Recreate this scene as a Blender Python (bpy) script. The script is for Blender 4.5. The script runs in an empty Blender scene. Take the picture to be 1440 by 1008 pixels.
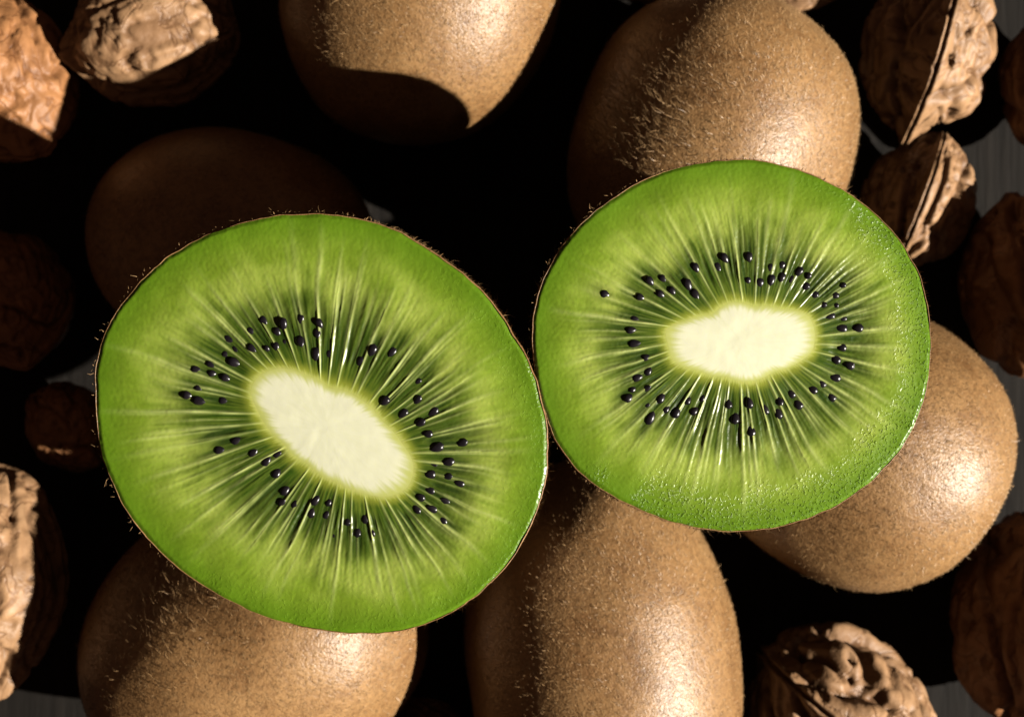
import bpy, math, random
import numpy as np
from mathutils import Matrix, Vector, Euler

# ------------------------------------------------------------------ camera, world, lamp, exposure
CM = 0.01
H = 26.0            # camera height over the table, cm
F_PX = 2060.0       # focal length in pixels of a 1440 px wide frame
sc = bpy.context.scene
col = sc.collection

cam_d = bpy.data.cameras.new('camera')
cam = bpy.data.objects.new('camera', cam_d)
col.objects.link(cam)
cam.location = (0, 0, H * CM)
cam.rotation_euler = (0, 0, 0)          # straight down on the pile
cam_d.sensor_width = 36
cam_d.lens = 36 * F_PX / 1440
cam_d.clip_start = 0.01
cam_d.clip_end = 20
cam_d.dof.use_dof = True
cam_d.dof.focus_distance = 0.190
cam_d.dof.aperture_fstop = 26
sc.camera = cam

world = bpy.data.worlds.new('World')
sc.world = world
world.use_nodes = True
wbg = world.node_tree.nodes['Background']
wbg.inputs[0].default_value = (1.0, 0.55, 0.37, 1)
wbg.inputs[1].default_value = 0.042

ELEV, AZ = math.radians(30.5), math.radians(-18)      # hard light from the right, a little from below in the frame
LDIR = Vector((math.cos(ELEV) * math.cos(AZ), math.cos(ELEV) * math.sin(AZ), math.sin(ELEV)))
lamp_d = bpy.data.lights.new('hard_lamp', 'SPOT')
lamp = bpy.data.objects.new('hard_lamp', lamp_d)
col.objects.link(lamp)
lamp.location = LDIR * 2.2
lamp.rotation_euler = LDIR.to_track_quat('Z', 'Y').to_euler()
lamp_d.energy = 490
lamp_d.color = (1.0, 0.93, 0.83)
lamp_d.shadow_soft_size = 0.012
lamp_d.spot_size = math.radians(28)
lamp_d.spot_blend = 0.3

vs = sc.view_settings
vs.view_transform = 'Standard'
vs.look = 'None'
vs.exposure = 0.0
vs.gamma = 1.0
vs.use_curve_mapping = False
sc.cycles.use_denoising = True
sc.cycles.diffuse_bounces = 0

# ------------------------------------------------------------------ helpers
RNG = np.random.default_rng(7)


def P(px, py, z):
    """photo pixel -> point at height z (cm)"""
    s = (H - z) / F_PX
    return np.array([(px - 720) * s, -(py - 504) * s, z])


_perm = np.random.default_rng(3).permutation(256)
_perm = np.concatenate([_perm, _perm, _perm])
_g = np.random.default_rng(4).normal(size=(256, 3))
_g /= np.linalg.norm(_g, axis=1)[:, None]


def perlin(p):
    p = np.asarray(p, float)
    i = np.floor(p).astype(int)
    f = p - i
    i &= 255
    w = f * f * f * (f * (f * 6 - 15) + 10)
    out = 0
    for dx in (0, 1):
        for dy in (0, 1):
            for dz in (0, 1):
                h = _perm[_perm[_perm[(i[:, 0] + dx) & 255] + ((i[:, 1] + dy) & 255)] + ((i[:, 2] + dz) & 255)]
                g = _g[h]
                d = (f[:, 0] - dx) * g[:, 0] + (f[:, 1] - dy) * g[:, 1] + (f[:, 2] - dz) * g[:, 2]
                ww = (w[:, 0] if dx else 1 - w[:, 0]) * (w[:, 1] if dy else 1 - w[:, 1]) * (w[:, 2] if dz else 1 - w[:, 2])
                out = out + ww * d
    return out * 1.5


def fbm(p, o=4):
    a, s, t = 1.0, 0, np.asarray(p, float)
    for k in range(o):
        s = s + a * perlin(t + 17.3 * k)
        a *= 0.5
        t = t * 2.03
    return s


def sstep(a, b, x):
    t = np.clip((x - a) / (b - a), 0, 1)
    return t * t * (3 - 2 * t)


def mesh_obj(name, verts, faces, mat, parent=None, colors=None, smooth=True, origin=None):
    """verts in cm (world); stored relative to origin (cm)"""
    v = np.asarray(verts, float)
    if origin is not None:
        v = v - np.asarray(origin)
    me = bpy.data.meshes.new(name)
    if isinstance(faces, np.ndarray):
        n, k = faces.shape
        me.vertices.add(len(v))
        me.vertices.foreach_set('co', (v * CM).astype(np.float32).ravel())
        me.loops.add(n * k)
        me.loops.foreach_set('vertex_index', faces.astype(np.int32).ravel())
        me.polygons.add(n)
        me.polygons.foreach_set('loop_start', (np.arange(n) * k).astype(np.int32))
        me.update(calc_edges=True)
        me.validate()
    else:
        me.from_pydata([tuple(x) for x in v * CM], [], faces)
    if colors is not None:
        at = me.color_attributes.new('Col', 'FLOAT_COLOR', 'POINT')
        c = np.ones((len(v), 4), np.float32)
        colors = np.asarray(colors)
        c[:, :colors.shape[1]] = colors
        at.data.foreach_set('color', c.ravel())
    me.materials.append(mat)
    if smooth:
        me.polygons.foreach_set('use_smooth', np.ones(len(me.polygons), bool))
    o = bpy.data.objects.new(name, me)
    col.objects.link(o)
    if parent is not None:
        o.parent = parent
    return o


def thing(name, loc, label, cat, group=None):
    o = bpy.data.objects.new(name, None)
    o.empty_display_size = 0.01
    o.location = [float(c) * CM for c in loc]
    col.objects.link(o)
    o['label'] = label
    o['category'] = cat
    if group:
        o['group'] = group
    return o


def grid_faces(nu, nv, wrap=True):
    """nv rows of nu points; wraps in u"""
    m = nu if wrap else nu - 1
    i, j = np.meshgrid(np.arange(m), np.arange(nv - 1))
    i, j = i.ravel(), j.ravel()
    i2 = (i + 1) % nu
    return np.stack([j * nu + i, j * nu + i2, (j + 1) * nu + i2, (j + 1) * nu + i], 1)


# ------------------------------------------------------------------ materials
def new_mat(name):
    m = bpy.data.materials.new(name)
    m.use_nodes = True
    nt = m.node_tree
    b = nt.nodes['Principled BSDF']
    return m, nt, b


def node(nt, typ, **kw):
    n = nt.nodes.new(typ)
    for k, v in kw.items():
        setattr(n, k, v)
    return n


def noise_node(nt, vec, scale, detail=4, rough=0.55):
    n = node(nt, 'ShaderNodeTexNoise')
    n.inputs['Scale'].default_value = scale
    n.inputs['Detail'].default_value = detail
    n.inputs['Roughness'].default_value = rough
    nt.links.new(vec, n.inputs['Vector'])
    return n


def ramp(nt, fac, stops):
    r = node(nt, 'ShaderNodeValToRGB')
    els = r.color_ramp.elements
    while len(els) < len(stops):
        els.new(0.5)
    for e, (p, c) in zip(els, stops):
        e.position = p
        e.color = (*c, 1)
    nt.links.new(fac, r.inputs[0])
    return r


def mix(nt, typ, fac, a, b):
    m = node(nt, 'ShaderNodeMix', data_type='RGBA', blend_type=typ)
    for s, v in ((m.inputs[0], fac), (m.inputs[6], a), (m.inputs[7], b)):
        if hasattr(v, 'links'):
            nt.links.new(v, s)
        else:
            s.default_value = v if isinstance(v, (int, float)) else (*v, 1)
    return m.outputs[2]


def bump(nt, h, strength, dist, prev=None):
    b = node(nt, 'ShaderNodeBump')
    b.inputs['Strength'].default_value = strength
    b.inputs['Distance'].default_value = dist
    nt.links.new(h, b.inputs['Height'])
    if prev is not None:
        nt.links.new(prev, b.inputs['Normal'])
    return b.outputs[0]


def mat_table():
    m, nt, b = new_mat('dark_weathered_wood')
    tc = node(nt, 'ShaderNodeTexCoord')
    mp = node(nt, 'ShaderNodeMapping')
    mp.inputs['Scale'].default_value = (1, 0.07, 1)
    nt.links.new(tc.outputs['Object'], mp.inputs[0])
    n1 = noise_node(nt, mp.outputs[0], 420, 6, 0.65)
    n2 = noise_node(nt, tc.outputs['Object'], 40, 4)
    r = ramp(nt, n1.outputs[0], [(0.3, (0.007, 0.0058, 0.0047)), (0.7, (0.021, 0.0172, 0.0138))])
    c = mix(nt, 'MULTIPLY', 0.5, r.outputs[0], ramp(nt, n2.outputs[0], [(0.3, (0.6, 0.6, 0.6)), (0.7, (1, 1, 1))]).outputs[0])
    nt.links.new(c, b.inputs['Base Color'])
    b.inputs['Roughness'].default_value = 0.8
    b.inputs['Specular IOR Level'].default_value = 0.2
    nt.links.new(bump(nt, n1.outputs[0], 0.6, 0.0006), b.inputs['Normal'])
    return m


def mat_skin():
    m, nt, b = new_mat('kiwi_skin')
    tc = node(nt, 'ShaderNodeTexCoord')
    o = tc.outputs['Object']
    n1 = noise_node(nt, o, 55, 5, 0.62)
    n2 = noise_node(nt, o, 1300, 3, 0.7)
    n3 = noise_node(nt, o, 2600, 2, 0.6)
    r = ramp(nt, n1.outputs[0], [(0.3, (0.270, 0.136, 0.047)), (0.7, (0.435, 0.248, 0.100))])
    c = mix(nt, 'MULTIPLY', 0.6, r.outputs[0], ramp(nt, n2.outputs[0], [(0.36, (0.42, 0.38, 0.33)), (0.54, (1, 1, 1))]).outputs[0])
    n4 = noise_node(nt, o, 140, 5, 0.7)               # scuffs and rubbed patches
    c = mix(nt, 'MULTIPLY', 0.55, c, ramp(nt, n4.outputs[0], [(0.34, (0.55, 0.46, 0.38)), (0.48, (1, 1, 1)), (0.66, (1, 1, 1)), (0.74, (1.18, 1.15, 1.08))]).outputs[0])
    nt.links.new(c, b.inputs['Base Color'])
    b.inputs['Roughness'].default_value = 0.43
    b.inputs['Specular IOR Level'].default_value = 0.7
    nb = bump(nt, n2.outputs[0], 0.22, 0.0003)
    nb = bump(nt, n3.outputs[0], 0.30, 0.0002, nb)
    nb = bump(nt, n1.outputs[0], 0.25, 0.002, nb)
    nt.links.new(nb, b.inputs['Normal'])
    return m


def mat_fuzz():
    m, nt, b = new_mat('kiwi_fuzz')
    oi = node(nt, 'ShaderNodeAttribute', attribute_name='Col')
    nt.links.new(oi.outputs['Color'], b.inputs['Base Color'])
    b.inputs['Roughness'].default_value = 0.45
    return m


def mat_flesh(name, glint):
    m, nt, b = new_mat(name)
    at = node(nt, 'ShaderNodeAttribute', attribute_name='Col')
    tc = node(nt, 'ShaderNodeTexCoord')
    o = tc.outputs['Object']
    n1 = noise_node(nt, o, 700, 4, 0.6)
    c = mix(nt, 'MULTIPLY', 0.35, at.outputs['Color'], ramp(nt, n1.outputs[0], [(0.3, (0.6, 0.65, 0.5)), (0.62, (1, 1, 1))]).outputs[0])
    nt.links.new(c, b.inputs['Base Color'])
    b.inputs['Roughness'].default_value = 0.30
    b.inputs['Specular IOR Level'].default_value = 0.4
    b.inputs['Subsurface Weight'].default_value = 0.2
    b.inputs['Subsurface Radius'].default_value = (0.6, 1.0, 0.2)
    b.inputs['Subsurface Scale'].default_value = 0.0012
    n2 = noise_node(nt, o, 2900, 2, 0.5)
    n2 = ramp(nt, n2.outputs[0], [(0.54, (0, 0, 0)), (0.72, (1, 1, 1))])
    n3 = noise_node(nt, o, 330, 3, 0.5)
    nb = bump(nt, n3.outputs[0], 0.10, 0.0005)
    nb = bump(nt, n2.outputs[0], glint, 0.0003, nb)
    mr = node(nt, 'ShaderNodeMapRange')
    mr.inputs['To Min'].default_value = glint * 0.12
    mr.inputs['To Max'].default_value = glint * 1.3
    nt.links.new(at.outputs['Alpha'], mr.inputs['Value'])
    nt.links.new(mr.outputs[0], nb.node.inputs['Strength'])
    nt.links.new(nb, b.inputs['Normal'])
    return m


def mat_core():
    m, nt, b = new_mat('kiwi_core')
    at = node(nt, 'ShaderNodeAttribute', attribute_name='Col')
    nt.links.new(at.outputs['Color'], b.inputs['Base Color'])
    tc = node(nt, 'ShaderNodeTexCoord')
    n = noise_node(nt, tc.outputs['Object'], 900, 3)
    b.inputs['Roughness'].default_value = 0.5
    b.inputs['Subsurface Weight'].default_value = 0.3
    b.inputs['Subsurface Radius'].default_value = (1, 1, 0.5)
    b.inputs['Subsurface Scale'].default_value = 0.001
    nt.links.new(bump(nt, n.outputs[0], 0.08, 0.0003), b.inputs['Normal'])
    return m


def mat_seed():
    m, nt, b = new_mat('kiwi_seed')
    tc = node(nt, 'ShaderNodeTexCoord')
    n = noise_node(nt, tc.outputs['Object'], 900, 2)
    r = ramp(nt, n.outputs[0], [(0.3, (0.006, 0.005, 0.008)), (0.7, (0.018, 0.014, 0.016))])
    nt.links.new(r.outputs[0], b.inputs['Base Color'])
    b.inputs['Roughness'].default_value = 0.28
    nt.links.new(bump(nt, n.outputs[0], 0.25, 0.0002), b.inputs['Normal'])
    return m


def mat_walnut(name, tint):
    m, nt, b = new_mat(name)
    at = node(nt, 'ShaderNodeAttribute', attribute_name='Col')
    tc = node(nt, 'ShaderNodeTexCoord')
    o = tc.outputs['Object']
    n1 = noise_node(nt, o, 260, 5, 0.65)
    n2 = noise_node(nt, o, 1100, 4, 0.6)
    c = mix(nt, 'MULTIPLY', 0.7, at.outputs['Color'], ramp(nt, n1.outputs[0], [(0.3, (0.55, 0.5, 0.44)), (0.62, (1, 1, 1))]).outputs[0])
    nv = noise_node(nt, o, 170, 3, 0.5)
    nv.inputs['Distortion'].default_value = 0.6
    vein = ramp(nt, nv.outputs[0], [(0.465, (1, 1, 1)), (0.497, (0.34, 0.25, 0.18)), (0.503, (0.34, 0.25, 0.18)), (0.535, (1, 1, 1))])
    c = mix(nt, 'MULTIPLY', 0.55, c, vein.outputs[0])
    c = mix(nt, 'MULTIPLY', 1.0, c, tint)
    nt.links.new(c, b.inputs['Base Color'])
    b.inputs['Roughness'].default_value = 0.5
    b.inputs['Specular IOR Level'].default_value = 0.4
    nb = bump(nt, n1.outputs[0], 0.42, 0.0008)
    nb = bump(nt, vein.outputs[0], 0.35, 0.0004, nb)
    nb = bump(nt, n2.outputs[0], 0.4, 0.0002, nb)
    nt.links.new(nb, b.inputs['Normal'])
    return m


M_TABLE, M_SKIN, M_FUZZ, M_CORE, M_SEED = mat_table(), mat_skin(), mat_fuzz(), mat_core(), mat_seed()
M_FLESH_L = mat_flesh('kiwi_flesh_smooth', 0.20)
M_FLESH_R = mat_flesh('kiwi_flesh_grainy', 0.55)
M_WAL = [mat_walnut('walnut_shell_tan', (1.0, 0.93, 0.84)), mat_walnut('walnut_shell_ochre', (1.05, 0.78, 0.55)),
         mat_walnut('walnut_shell_red', (0.85, 0.62, 0.45))]

# ------------------------------------------------------------------ the table
tv, tf = [], []
mesh_t = mesh_obj('table', [(-60, -60, -2), (60, -60, -2), (60, 60, -2), (-60, 60, -2),
                            (-60, -60, 0), (60, -60, 0), (60, 60, 0), (-60, 60, 0)],
                  [(0, 3, 2, 1), (4, 5, 6, 7), (0, 1, 5, 4), (1, 2, 6, 5), (2, 3, 7, 6), (3, 0, 4, 7)], M_TABLE, smooth=False)
mesh_t['kind'] = 'structure'
mesh_t['label'] = 'dark weathered wooden table top under the pile'


# ------------------------------------------------------------------ fuzz
def fuzz(parent, origin, pos, nrm, axis, rng, lmin, lmax, lift, long_frac=0.02, width=0.0036, tuft=None):
    n = len(pos)
    t = axis[None, :] - nrm * (nrm @ axis)[:, None]
    t /= np.linalg.norm(t, axis=1)[:, None] + 1e-9
    bt = np.cross(nrm, t)
    ang = rng.normal(0, 0.9, n)
    d = t * np.cos(ang)[:, None] + bt * np.sin(ang)[:, None]
    L = rng.uniform(lmin, lmax, n)
    lg = rng.random(n) < long_frac
    L[lg] *= 2.0
    lf = np.clip(rng.normal(lift, 0.22, n), 0.05, 1.3)
    if tuft is not None:                           # a patch where the hair was not rubbed off
        g = np.exp(-((pos - tuft[0]) ** 2).sum(1) / tuft[1] ** 2)
        L = L * (1 + 1.7 * g)
        lf = lf + 0.45 * g
    lf[lg] += 0.2
    a = pos - nrm * 0.006
    m1 = pos + (d * np.cos(lf)[:, None] + nrm * np.sin(lf)[:, None]) * (L * 0.5)[:, None]
    lf2 = lf * 0.45
    bend = rng.normal(0, 0.35, n)
    d2 = d * np.cos(bend)[:, None] + np.cross(nrm, d) * np.sin(bend)[:, None]
    tip = m1 + (d2 * np.cos(lf2)[:, None] + nrm * np.sin(lf2)[:, None]) * (L * 0.5)[:, None]
    side = np.cross(nrm, d)
    w = width * rng.uniform(0.6, 1.3, n)[:, None]
    v = np.stack([a - side * w, a + side * w, m1 - side * w * 0.8, m1 + side * w * 0.8, tip - side * w * 0.25, tip + side * w * 0.25], 1).reshape(-1, 3)
    k = (np.arange(n) * 6)[:, None]
    f = np.concatenate([k + np.array([[0, 1, 3, 2]]), k + np.array([[2, 3, 5, 4]])])
    br = rng.uniform(0.55, 1.25, n)[:, None]
    c = np.array([[0.45, 0.275, 0.125]]) * br
    c = np.repeat(c, 6, axis=0)
    o = mesh_obj('fuzz', v, f, M_FUZZ, parent, c, True, origin)
    o['kind'] = 'stuff'
    return o


# ------------------------------------------------------------------ whole kiwis
def axis_frame(ax):
    ax = ax / np.linalg.norm(ax)
    up = np.array([0, 0, 1.0])
    s = np.cross(up, ax)
    s /= np.linalg.norm(s)
    return np.stack([ax, s, np.cross(ax, s)], 1)      # columns: long axis, side, up


def kiwi_surface(u, v, seed, A, B):
    """u angle round the axis, v in -1..1 along it -> local points (long axis first)"""
    r = np.clip(1 - np.abs(v) ** 2.35, 0, 1) ** (1 / 2.05)
    r = r * (1 + 0.05 * v)
    x = A * v
    y = B * r * np.cos(u)
    z = B * r * np.sin(u)
    p = np.stack([x, y, z], 1)
    n = perlin(p * 0.33 + seed * 7.1) * 0.10 + perlin(p * 0.9 + seed * 3.3) * 0.022
    return p * (1 + n[:, None] * 0.6)


def whole_kiwi(px, py, z, a_px, b_px, ang, tilt, seed, label, hairs=26000, tuft=None):
    rng = np.random.default_rng(seed)
    c = P(px, py, z)
    s = (H - z) / F_PX
    A, B = a_px * s, b_px * s
    ang, tilt = math.radians(ang), math.radians(tilt)
    ax = np.array([math.cos(ang) * math.cos(tilt), math.sin(ang) * math.cos(tilt), math.sin(tilt)])
    R = axis_frame(ax)
    org = np.array([c[0], c[1], max(0.0, z - B)])
    root = thing('whole_kiwi', org, label, 'kiwi', 'whole kiwis in the pile')
    nu, nv = 110, 90
    vv = np.sin(np.linspace(-math.pi / 2, math.pi / 2, nv))
    U, V = np.meshgrid(np.arange(nu) * 2 * math.pi / nu, vv)
    loc = kiwi_surface(U.ravel(), V.ravel(), seed, A, B)
    w = loc @ R.T + c
    w[:, 2] = np.maximum(w[:, 2], 0.01)
    mesh_obj('skin', w, grid_faces(nu, nv), M_SKIN, root, None, True, org)
    # two hard ends: the stem scar and the dried blossom tuft
    for nm, sg in (('stem_scar', -1), ('blossom_end', 1)):
        k = 26
        rings = []
        for rr, zz in ((0.46, -0.10), (0.40, 0.03), (0.30, 0.065), (0.20, 0.03), (0.09, 0.05), (0.005, 0.055)):
            aa = np.arange(k) * 2 * math.pi / k
            j = 1 + 0.18 * rng.normal(size=k)
            rings.append(np.stack([sg * (A * 1.0 - 0.02 + zz + 0.012 * rng.normal(size=k)), rr * 0.8 * j * np.cos(aa), rr * 0.8 * j * np.sin(aa)], 1))
        e = np.concatenate(rings) @ R.T + c
        mesh_obj(nm, e, grid_faces(k, 6), M_SKIN, root, None, True, org)
    # hair roots over the upper part of the body
    N = hairs * 2
    u = rng.uniform(0, 2 * math.pi, N)
    v = rng.uniform(-0.985, 0.985, N)
    e = 1e-3
    p0 = kiwi_surface(u, v, seed, A, B)
    pu = kiwi_surface(u + e, v, seed, A, B) - p0
    pv = kiwi_surface(u, v + e, seed, A, B) - p0
    nrm = np.cross(pv, pu)
    nrm /= np.linalg.norm(nrm, axis=1)[:, None] + 1e-12
    nrm *= np.sign((nrm * p0).sum(1))[:, None]
    wp, wn = p0 @ R.T + c, nrm @ R.T
    keep = wn[:, 2] > -0.15
    wp, wn = wp[keep][:hairs], wn[keep][:hairs]
    fuzz(root, org, wp, wn, ax, rng, 0.03, 0.085, 0.33, tuft=None if tuft is None else (P(*tuft[:3]), tuft[3]))
    return root


whole_kiwi(590, -30, 2.35, 228, 196, 82, 0, 11, 'whole brown kiwi at the top edge, its lit end pointing down the picture')
whole_kiwi(1001, 212, 2.3, 218, 196, 70, 0, 12, 'whole brown kiwi behind the right cut half, beside the upper right walnuts', tuft=(905, 170, 4.0, 1.0))
whole_kiwi(330, 352, 1.85, 200, 166, -22, 0, 13, 'whole kiwi in deep shadow behind the left cut half', 14000)
whole_kiwi(360, 897, 2.35, 238, 205, 28, 0, 14, 'whole brown kiwi under the lower edge of the left cut half', tuft=(235, 845, 3.9, 1.0))
whole_kiwi(845, 945, 2.35, 292, 194, 94, 0, 15, 'whole brown kiwi reaching the bottom edge below the gap between the two halves')
whole_kiwi(1196, 618, 2.42, 220, 200, -32, 0, 16, 'whole brown kiwi sticking out at the lower right of the right cut half')

# ------------------------------------------------------------------ cut halves
OUT_L = [(130, 500), (128, 560), (137, 640), (165, 710), (215, 775), (290, 830), (370, 870), (450, 888), (530, 893), (600, 880),
         (655, 850), (710, 800), (750, 735), (769, 670), (771, 610), (762, 560), (745, 510), (715, 460), (680, 410), (630, 370),
         (570, 330), (500, 305), (430, 300), (360, 308), (300, 325), (240, 355), (190, 400), (150, 450)]
OUT_R = [(748, 470), (752, 420), (775, 370), (810, 320), (860, 280), (920, 245), (985, 228), (1050, 222), (1110, 232), (1170, 255),
         (1225, 290), (1270, 335), (1300, 390), (1312, 450), (1310, 520), (1295, 590), (1265, 640), (1220, 685), (1160, 720),
         (1090, 742), (1020, 748), (950, 735), (880, 707), (820, 670), (785, 630), (765, 580), (752, 520)]
CORE_L = [(348, 548), (362, 526), (395, 514), (430, 524), (465, 543), (508, 556), (540, 588), (570, 622), (587, 650), (578, 686),
          (547, 702), (510, 697), (470, 680), (430, 655), (395, 625), (365, 590)]
CORE_R = [(932, 460), (960, 450), (1000, 440), (1030, 420), (1060, 428), (1100, 432), (1140, 440), (1149, 465), (1146, 495),
          (1120, 515), (1090, 525), (1060, 540), (1020, 532), (980, 522), (945, 510), (938, 485)]
SEED_L = [(410, 285), (382, 310), (455, 292), (493, 283), (530, 312), (492, 330), (527, 358), (330, 325), (345, 378), (325, 412),
          (296, 402), (258, 393), (240, 450), (265, 462), (320, 462), (625, 375), (652, 350), (697, 352), (680, 462), (752, 460),
          (720, 490), (757, 510), (785, 487), (775, 535), (795, 565), (850, 555), (820, 597), (780, 625), (845, 645), (778, 660),
          (815, 685), (785, 702), (350, 550), (310, 572), (385, 578), (415, 597), (440, 580), (438, 622), (457, 660), (448, 688),
          (478, 692), (515, 710), (548, 715), (595, 730), (635, 725)]
SEED_L = [(110 + x / 1.575, 270 + y / 1.575) for x, y in SEED_L]
SEED_R = [(215, 378), (300, 385), (325, 345), (352, 378), (420, 355), (437, 377), (495, 310), (512, 288), (572, 285), (600, 350),
          (628, 342), (655, 335), (715, 358), (697, 322), (790, 380), (775, 432), (805, 462), (845, 462), (805, 510), (790, 540),
          (755, 600), (780, 635), (787, 585), (730, 615), (695, 652), (678, 625), (645, 675), (612, 665), (575, 715), (520, 650),
          (537, 685), (435, 668), (390, 672), (352, 635), (325, 685), (315, 612), (293, 585), (272, 635), (315, 535), (285, 500),
          (278, 467), (320, 570), (825, 555)]
SEED_R = [(730 + x / 1.768, 200 + y / 1.768) for x, y in SEED_R]


def closed_curve(pts, cen, n, start, blend):
    """smooth closed outline through pts, n points starting at direction `start`"""
    p = np.array(pts, float)
    d = p - cen
    a = np.arctan2(d[:, 1], d[:, 0])
    r = np.hypot(d[:, 0], d[:, 1])
    k = np.argsort(a)
    a, r = a[k], r[k]
    aa = np.concatenate([a - 2 * math.pi, a, a + 2 * math.pi])
    rr = np.concatenate([r, r, r])
    g = np.linspace(0, 2 * math.pi, 2881)[:-1] + start
    gm = (g + math.pi) % (2 * math.pi) - math.pi
    R = np.interp(gm, aa, rr)
    fr = np.fft.rfft(R)
    kk = np.arange(len(fr))
    fr *= np.exp(-(kk / blend) ** 2)
    R = np.fft.irfft(fr, 2880)
    x = np.stack([R * np.cos(g), R * np.sin(g)], 1)
    x2 = np.concatenate([x, x[:1]])
    s = np.concatenate([[0], np.cumsum(np.hypot(*np.diff(x2, axis=0).T))])
    q = np.arange(n) / n * s[-1]
    return np.stack([np.interp(q, s, x2[:, 0]), np.interp(q, s, x2[:, 1])], 1), s[-1]


def seed_mesh():
    k, rings = 10, 7
    vs_ = []
    for j in range(rings):
        t = j / (rings - 1)
        x = -1 + 2 * t
        r = max(0.02, math.sqrt(max(0, 1 - x * x)) * (1 - 0.28 * x))
        for i in range(k):
            a = 2 * math.pi * i / k
            vs_.append((x * 0.092, r * 0.058 * math.cos(a), r * 0.034 * math.sin(a)))
    fc = [tuple(int(q) for q in f) for f in grid_faces(k, rings)]
    me = bpy.data.meshes.new('seed')
    me.from_pydata([tuple(c * CM for c in v) for v in vs_], [], fc)
    me.materials.append(M_SEED)
    me.polygons.foreach_set('use_smooth', np.ones(len(me.polygons), bool))
    return me


SEED_ME = seed_mesh()


def half_kiwi(out, core, seeds, cen_px, zf, depth, start_deg, tilt, seed, mat, label):
    rng = np.random.default_rng(seed)
    cen = np.array(cen_px, float)
    s = (H - zf) / F_PX
    NU, NT = 1200, 130
    st = math.radians(start_deg)
    oc, operi = closed_curve(out, cen, NU, st, 16)
    cc, cperi = closed_curve(core, cen, NU, st, 24)
    ax_ = np.array([math.cos(st), math.sin(st)])       # the core is a slim bar along the start direction
    al = cc @ ax_
    cc = al[:, None] * ax_ * 0.98 + (cc - al[:, None] * ax_) * 0.92
    fl = np.array([s, -s])
    ua = np.arange(NU) / NU * 2 * math.pi
    oc = oc * (1 + 0.005 * fbm(np.stack([np.cos(ua) * 9, np.sin(ua) * 9, np.full(NU, seed + .3)], 1), 3))[:, None]
    oc, cc = oc * fl, cc * fl                      # cm, y up, local to the face centre
    C = P(cen_px[0], cen_px[1], zf)
    T = np.array(Matrix.Rotation(math.radians(tilt[1]), 3, 'Y') @ Matrix.Rotation(math.radians(tilt[0]), 3, 'X'))
    org = C + T @ np.array([0, 0, -depth])
    root = thing('half_kiwi', org, label, 'kiwi half', 'cut kiwi halves on top of the pile')

    def W(p):
        return p @ T.T + C

    # ---- flesh
    t = np.linspace(0, 1, NT)
    sk = 0.993                                     # skin thickness
    core_pts, out_pts = cc, oc * sk
    pts = core_pts[None] + (out_pts - core_pts)[None] * t[:, None, None]
    # bow the rays a little so that they leave the core squarely
    Uu, Tt = np.meshgrid(np.arange(NU) / NU, t)
    x, y = pts[..., 0].ravel(), pts[..., 1].ravel()
    Uf, Tf = Uu.ravel(), Tt.ravel()
    circ = (cperi * (1 - Tf) + operi * Tf) * s      # cm round at this t
    p3 = np.stack([x, y, np.full_like(x, seed)], 1)
    warp = 0.0045 * perlin(np.stack([Uf * 22, Tf * 2.5, np.full_like(x, seed + .5)], 1)) * (Tf * 1.4)
    Uw = Uf + warp
    NR = 42
    ru = (np.arange(NR) + rng.uniform(-0.33, 0.33, NR)) / NR
    ray = np.zeros_like(x)
    for i in range(NR):
        du = (Uw - ru[i] + 0.5) % 1 - 0.5
        d = du * circ
        wd = rng.uniform(0.008, 0.014) + 0.028 * Tf
        te = rng.uniform(0.7, 1.08)
        br = rng.uniform(0.4, 1.0)
        ray = np.maximum(ray, br * np.exp(-(d / wd) ** 2) * (1 - sstep(te * 0.35, te, Tf)) * sstep(-0.05, 0.03, Tf))
    NF = 70                                        # finer, fainter fibres between the rays
    fu = (np.arange(NF) + rng.uniform(-0.4, 0.4, NF)) / NF
    for i in range(NF):
        d = ((Uw - fu[i] + 0.5) % 1 - 0.5) * circ
        t0, t1 = rng.uniform(0.0, 0.35), rng.uniform(0.55, 0.98)
        ray = np.maximum(ray, rng.uniform(0.12, 0.5) * np.exp(-(d / (0.008 + 0.022 * Tf)) ** 2) * sstep(t0 - 0.02, t0 + 0.15, Tf) * (1 - sstep(t1 - 0.3, t1, Tf)))
    brk = 0.72 + 0.5 * perlin(np.stack([Uw * 60, Tf * 9, np.full_like(x, seed + 2.)], 1))
    ray *= np.clip(brk, 0.25, 1.1)
    # dark chambers between the rays
    sec = np.searchsorted(np.sort(ru), Uw % 1)
    lv = rng.uniform(0.45, 0.95, NR + 1)
    lv[-1] = lv[0]
    le = rng.uniform(0.45, 0.74, NR + 1)
    le[-1] = le[0]
    streak = perlin(np.stack([np.cos(Uw * 2 * math.pi) * 26, np.sin(Uw * 2 * math.pi) * 26, Tf * 3.2], 1))
    streak2 = perlin(np.stack([np.cos(Uw * 2 * math.pi) * 45, np.sin(Uw * 2 * math.pi) * 45, Tf * 5 + 9], 1))
    blot = fbm(p3 * np.array([2.2, 2.2, 1]), 3)
    cham = lv[sec] * sstep(0.09, 0.22, Tf) * (1 - sstep(le[sec] * 0.55, le[sec], Tf))
    cham *= np.clip(0.75 + 0.9 * streak + 0.4 * blot, 0, 1.3)
    sp = []
    seeds = list(seeds)
    n_main = len(seeds)
    for _ in range(75):                            # smaller seeds, more deeply sunk, between the ones on the surface
        b0 = seeds[rng.integers(0, len(seeds))]
        q = np.array(b0) + rng.normal(0, 13, 2)
        tq = t[np.argmin(((pts.reshape(-1, 2) - (q - cen) * fl) ** 2).sum(1)) // NU]
        if 0.12 < tq < 0.40 and min(math.hypot(q[0] - a, q[1] - b) for a, b in seeds) > 13:
            seeds.append(tuple(q))
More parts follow.
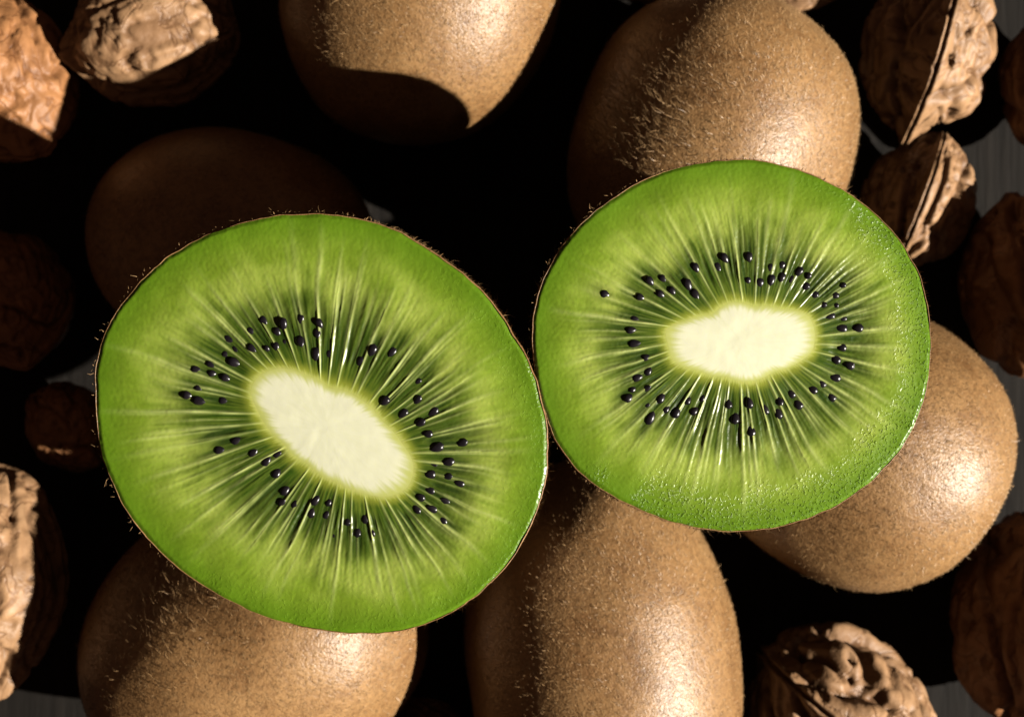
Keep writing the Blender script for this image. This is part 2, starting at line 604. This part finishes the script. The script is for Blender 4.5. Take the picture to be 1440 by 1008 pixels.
    for (sx, sy) in seeds:
        q = (np.array([sx, sy]) - cen) * fl
        j = np.argmin(((cc - q) ** 2).sum(1))
        # radial direction of the grid at the seed
        jj = np.argmin(((pts.reshape(-1, 2) - q) ** 2).sum(1)) % NU
        d = out_pts[jj] - cc[jj]
        d /= np.linalg.norm(d)
        sp.append((q, d))
        rx = (x - q[0]) * d[0] + (y - q[1]) * d[1] - 0.07
        ry = -(x - q[0]) * d[1] + (y - q[1]) * d[0]
        cham = np.maximum(cham, (0.75 + 0.25 * rng.random()) * np.exp(-(rx / 0.24) ** 2 - (ry / 0.095) ** 2) * np.clip(0.9 + 0.5 * streak2, 0.3, 1.2))
    cham = np.clip(cham, 0, 1) * (1 - 0.85 * np.clip(ray * 1.2, 0, 1))
    # colours
    green = np.array([0.205, 0.312, 0.024])
    light = np.array([0.385, 0.462, 0.090])
    rim = np.array([0.100, 0.212, 0.007])
    dark = np.array([0.022, 0.046, 0.006])
    pale = np.array([0.600, 0.670, 0.240])
    near = np.array([0.290, 0.330, 0.040])
    mid = sstep(0.02, 0.25, Tf) * (1 - sstep(0.55, 0.86, Tf))
    mm = np.clip(0.55 * mid + 0.35 * blot * sstep(.1, .4, Tf) * (1 - sstep(.75, .95, Tf)) + 0.25 * streak * mid, 0, 1)[:, None]
    c = green * (1 - mm) + light * mm
    rr = (sstep(0.72, 1.0, Tf) * 0.85)[:, None]
    c = c * (1 - rr) + rim * rr
    nn = (1 - sstep(0.03, 0.20, Tf))[:, None]
    c = c * (1 - nn) + near * nn
    inn = sstep(0.02, 0.10, Tf) * (1 - sstep(0.26, 0.66, Tf + 0.16 * streak + 0.14 * blot + 0.10 * (lv[sec] - 0.7)))
    inn = (0.93 * inn * np.clip(1 + 0.5 * streak2, 0.3, 1.25))[:, None]
    c = c * (1 - inn) + np.array([0.066, 0.112, 0.010]) * inn
    ch = cham[:, None] * 0.95
    c = c * (1 - ch) + dark * ch
    ry_ = np.clip(ray * 1.1, 0, 1)[:, None] * 0.92
    c = c * (1 - ry_) + pale * ry_
    ed = (1 - sstep(0.0, 0.042 + 0.025 * streak2, Tf))[:, None]
    corec = np.array([0.50, 0.54, 0.14])
    c = c * (1 - ed) + corec * ed
    c = c * (1 + 0.10 * streak2 * (1 - sstep(.8, .95, Tf)) + 0.08 * blot)[:, None]
    dirw = (x * 0.75 - y * 0.66) / np.hypot(x, y)      # juice has gathered on the lower right of the face
    wet = sstep(0.60, 0.95, Tf + 0.12 * blot) * sstep(-0.45, 0.5, dirw + 0.5 * fbm(p3 * np.array([1.6, 1.6, 1]) + 40, 2))
    c = np.concatenate([np.clip(c, 0.003, 0.9), wet[:, None]], 1)
    # relief
    h = 0.012 * ray - 0.022 * cham + 0.004 * streak2 * mid + 0.025 * fbm(p3 * np.array([1.1, 1.1, 1]), 2) * sstep(0, .2, Tf)
    h += 0.003 * perlin(p3 * np.array([22, 22, 1])) * sstep(.1, .3, Tf)
    h -= 0.022 * sstep(0.97, 1.0, Tf) ** 2 + 0.03 * sstep(0.70, 1.0, Tf)
    h *= sstep(0.0, 0.07, Tf)
    v3 = np.stack([x, y, h], 1)
    mesh_obj('flesh', W(v3), grid_faces(NU, NT)[:, ::-1] if False else grid_faces(NU, NT), mat, root, c, True, org)
    # ---- core
    NC, KU = 26, 400
    ci = cc[::NU // KU]
    tt = np.linspace(0, 1, NC)
    cp = ci[None] * tt[:, None, None]
    cx, cy = cp[..., 0].ravel(), cp[..., 1].ravel()
    tr = np.repeat(tt, KU)
    q3 = np.stack([cx, cy, np.full_like(cx, seed + 5)], 1)
    hz = 0.012 * (1 - tr ** 3) + 0.003 * fbm(q3 * np.array([4, 4, 1]), 3) * (1 - tr ** 6)
    kc = np.array([0.75, 0.76, 0.55])[None] * (1 + 0.05 * fbm(q3 * np.array([5, 5, 1]), 3))[:, None]
    au = np.tile(np.arange(KU) / KU * 2 * math.pi, NC)
    fib = perlin(np.stack([np.cos(au) * 22, np.sin(au) * 22, tr * 1.5 + seed], 1))
    w_ = np.clip(sstep(0.80, 1.0, tr + 0.12 * fib * (1 - tr ** 8)) + 0.10 * fib * (1 - tr ** 8), 0, 1)[:, None]
    kc = np.clip(kc * (1 - w_) + corec * w_, 0, 0.9)
    mesh_obj('core', W(np.stack([cx, cy, hz], 1)), grid_faces(KU, NC), M_CORE, root, kc, True, org)
    # ---- seeds
    for si, (q, d) in enumerate(sp):
        o = bpy.data.objects.new('seed', SEED_ME)
        col.objects.link(o)
        o.parent = root
        hq = h[np.argmin((x - q[0]) ** 2 + (y - q[1]) ** 2)]
        pos = T @ np.array([q[0], q[1], hq - 0.003 + rng.uniform(-0.016, 0.008)]) + C - org
        a = math.atan2(d[1], d[0]) + rng.normal(0, 0.2)
        sc_ = rng.uniform(0.78, 1.05) if si < n_main else rng.uniform(0.6, 0.88)
        mt = Matrix(T.tolist()).to_4x4() @ Matrix.Rotation(a + math.pi, 4, 'Z') @ Matrix.Rotation(rng.normal(0, 0.16), 4, 'Y')
        mt = Matrix.Translation([float(u) * CM for u in pos]) @ mt @ Matrix.Diagonal((sc_ * rng.uniform(.8, 1.1), sc_, sc_, 1))
        o.matrix_local = mt
    # ---- skin
    SU, SV = 300, 60
    so = oc[::NU // SU]
    rows = [np.concatenate([so * (sk + 0.0005), np.full((SU, 1), -0.060)], 1),
            np.concatenate([so * (sk + 0.002), np.full((SU, 1), -0.047)], 1),
            np.concatenate([so * 0.9985, np.full((SU, 1), -0.055)], 1)]
    for k in range(SV):
        f = (k + 0.5) / SV
        a = f * math.pi / 2
        rr_ = max(0.0, math.cos(a)) ** 0.86
        rows.append(np.concatenate([so * max(rr_, 0.004), np.full((SU, 1), -0.07 - (depth - 0.07) * math.sin(a) ** 1.12)], 1))
    sv = np.concatenate(rows)
    jit = perlin(sv * 9 + seed) * 0.008
    sv[:, :2] *= (1 + jit * 0.35)[:, None]
    mesh_obj('skin', W(sv), grid_faces(SU, len(rows))[:, ::-1], M_SKIN, root, None, True, org)
    # ---- fuzz on the skin, densest and longest where it shows at the rim
    n = 6500
    a = np.abs(rng.normal(0, 0.22, n)) + 0.01
    iu = rng.integers(0, SU, n)
    rr_ = np.cos(a) ** 0.86
    pp = np.concatenate([so[iu] * rr_[:, None], (-0.07 - (depth - 0.07) * np.sin(a) ** 1.12)[:, None]], 1)
    rad = so[iu] / np.linalg.norm(so[iu], axis=1)[:, None]
    nr = np.concatenate([rad * np.cos(a)[:, None], -np.sin(a)[:, None] * 0.8], 1)
    nr /= np.linalg.norm(nr, axis=1)[:, None]
    fuzz(root, org, W(pp), nr @ T.T, np.array([0.2, 0.3, 1.0]), rng, 0.03, 0.10, 0.5, 0.08)
    return root


half_kiwi(OUT_L, CORE_L, SEED_L, (460, 603), 7.08, 3.9, 38, (1.5, -2.0), 21, M_FLESH_L, 'larger left cut kiwi half with a slanted pale core')
half_kiwi(OUT_R, CORE_R, SEED_R, (1042, 483), 7.0, 3.15, -5, (-1.0, 1.5), 22, M_FLESH_R, 'smaller right cut kiwi half with a level pale core and glistening rim')


# ------------------------------------------------------------------ walnuts
def walnut(px, py, z, r_px, length, rot, seed, mat, label, deep=1.0, lens=2.0, res=(180, 100)):
    rng = np.random.default_rng(seed)
    c = P(px, py, z)
    R0 = r_px * (H - z) / F_PX
    if len(rot) == 4:                              # seam turned up: heading of the tip, roll about the long axis, pitch
        hd, roll, pit = [math.radians(a) for a in rot[1:]]
        zl = Vector((math.cos(hd) * math.cos(pit), math.sin(hd) * math.cos(pit), math.sin(pit)))
        xl = Vector((0, 0, 1)) - zl * zl.z
        xl.normalize()
        xl = Matrix.Rotation(roll, 3, zl) @ xl
        E = np.array([xl, zl.cross(xl), zl]).T
    else:
        E = np.array(Euler([math.radians(a) for a in rot], 'XYZ').to_matrix())
    org = np.array([c[0], c[1], max(0.0, z - R0)])
    root = thing('walnut', org, label, 'walnut', 'walnuts in the pile')
    nu, nv = res
    for half in (0, 1):
        # u runs from seam to seam over one shell half
        u = np.linspace(0, math.pi, nu // 2) + half * math.pi
        th = np.linspace(0.0, math.pi, nv)
        U, TH = np.meshgrid(u, th)
        U, TH = U.ravel(), TH.ravel()
        ct, stn = np.cos(TH), np.sin(TH)
        rad = stn ** 0.92 * (1 - 0.10 * np.maximum(ct, 0) ** 2)
        cu, su = np.cos(U), np.sin(U)
        cu, su = np.sign(cu) * np.abs(cu) ** (2 / lens), np.sign(su) * np.abs(su) ** (2 / lens)
        base = np.stack([rad * cu, rad * su * 0.97, ct * length + 0.16 * np.exp(-(TH / 0.22) ** 2)], 1)
        cm = base * R0
        nrm = base * np.array([1, 1, 1 / length ** 2])
        nrm /= np.linalg.norm(nrm, axis=1)[:, None]
        q = base * np.array([1, 1, 0.24]) + seed * 5.37
        wq = q + 0.25 * np.stack([perlin(q * 1.7 + 3), perlin(q * 1.7 + 31), perlin(q * 1.7 + 57)], 1)
        n1 = perlin(wq * 1.7)
        n2 = perlin(wq * 3.4 + 11)
        n3 = perlin((base + seed) * 5.5 + 0.4 * wq)
        big = perlin((base + seed * 2.1) * 1.5)
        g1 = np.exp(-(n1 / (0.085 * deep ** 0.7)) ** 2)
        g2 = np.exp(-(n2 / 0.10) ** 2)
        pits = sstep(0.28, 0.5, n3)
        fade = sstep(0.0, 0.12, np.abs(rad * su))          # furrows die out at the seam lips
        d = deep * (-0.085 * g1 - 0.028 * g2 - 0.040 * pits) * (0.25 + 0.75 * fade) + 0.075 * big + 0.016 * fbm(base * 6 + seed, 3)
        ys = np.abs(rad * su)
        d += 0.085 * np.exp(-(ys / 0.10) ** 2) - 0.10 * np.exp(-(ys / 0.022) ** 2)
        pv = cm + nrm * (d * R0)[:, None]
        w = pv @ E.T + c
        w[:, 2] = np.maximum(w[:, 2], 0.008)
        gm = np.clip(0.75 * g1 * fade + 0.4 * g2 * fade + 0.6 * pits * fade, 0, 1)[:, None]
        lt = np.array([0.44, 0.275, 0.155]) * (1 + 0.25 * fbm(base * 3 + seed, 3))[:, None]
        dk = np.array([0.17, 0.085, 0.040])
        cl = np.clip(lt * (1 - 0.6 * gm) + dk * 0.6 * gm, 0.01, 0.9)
        f = grid_faces(nu // 2, nv, wrap=False)
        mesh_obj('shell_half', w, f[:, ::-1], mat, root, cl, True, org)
    return root


TAN, OCH, RED = M_WAL
walnut(-10, 106, 1.9, 112, 1.18, (70, 20, 30), 31, OCH, 'ochre walnut cut off by the upper left corner of the picture')
walnut(215, 50, 2.1, 95, 1.2, (80, 0, -75), 32, TAN, 'tan walnut lying on its side near the top left, lower half shaded')
walnut(12, 420, 1.4, 85, 1.25, (60, 10, 20), 33, RED, 'dark shaded walnut at the left edge, level with the left half')
walnut(100, 600, 1.2, 60, 1.15, (40, 50, 0), 34, RED, 'small dark walnut in shadow just left of the left cut half')
walnut(-24, 805, 2.4, 115, 1.35, (80, 0, 10), 35, TAN, 'brightly lit tan walnut cut off by the lower left edge')
walnut(1307, 72, 1.75, 100, 1.12, ('s', -104, 4, -8), 36, TAN, 'deeply furrowed tan walnut in the upper right, lit from the right', 1.7, 1.42)
walnut(1290, 285, 1.25, 83, 1.2, ('s', -112, 8, 10), 37, TAN, 'smaller rough walnut at the upper right rim of the right half, below the furrowed walnut', 1.6, 1.5)
walnut(1478, 412, 1.6, 128, 1.1, ('s', -70, 0, 0), 38, RED, 'reddish dark walnut at the right edge above the right kiwi', 1.2, 1.5)
walnut(1512, 120, 1.6, 108, 1.1, ('s', -95, 0, 0), 39, RED, 'dark reddish walnut barely showing at the upper right edge', 1.2, 1.5)
walnut(1120, -74, 1.6, 86, 1.15, (80, 10, 100), 40, TAN, 'walnut peeping in at the top edge behind the upper right kiwi')
walnut(1184, 1014, 1.75, 130, 1.1, ('s', -40, 0, 0), 51, TAN, 'deeply pitted walnut at the bottom edge below the right kiwi', 1.7, 1.6)
walnut(1472, 885, 1.75, 142, 1.15, ('s', -80, 0, 0), 42, RED, 'dark walnut in the lower right corner with one lit edge', 1.2, 1.5)
walnut(598, 1080, 1.4, 84, 1.15, (80, 0, 40), 43, RED, 'dark walnut peeping in at the bottom edge between two whole kiwis')
walnut(920, -78, 1.6, 82, 1.15, (80, 0, 70), 44, TAN, 'walnut just touching the top edge between the two upper kiwis')
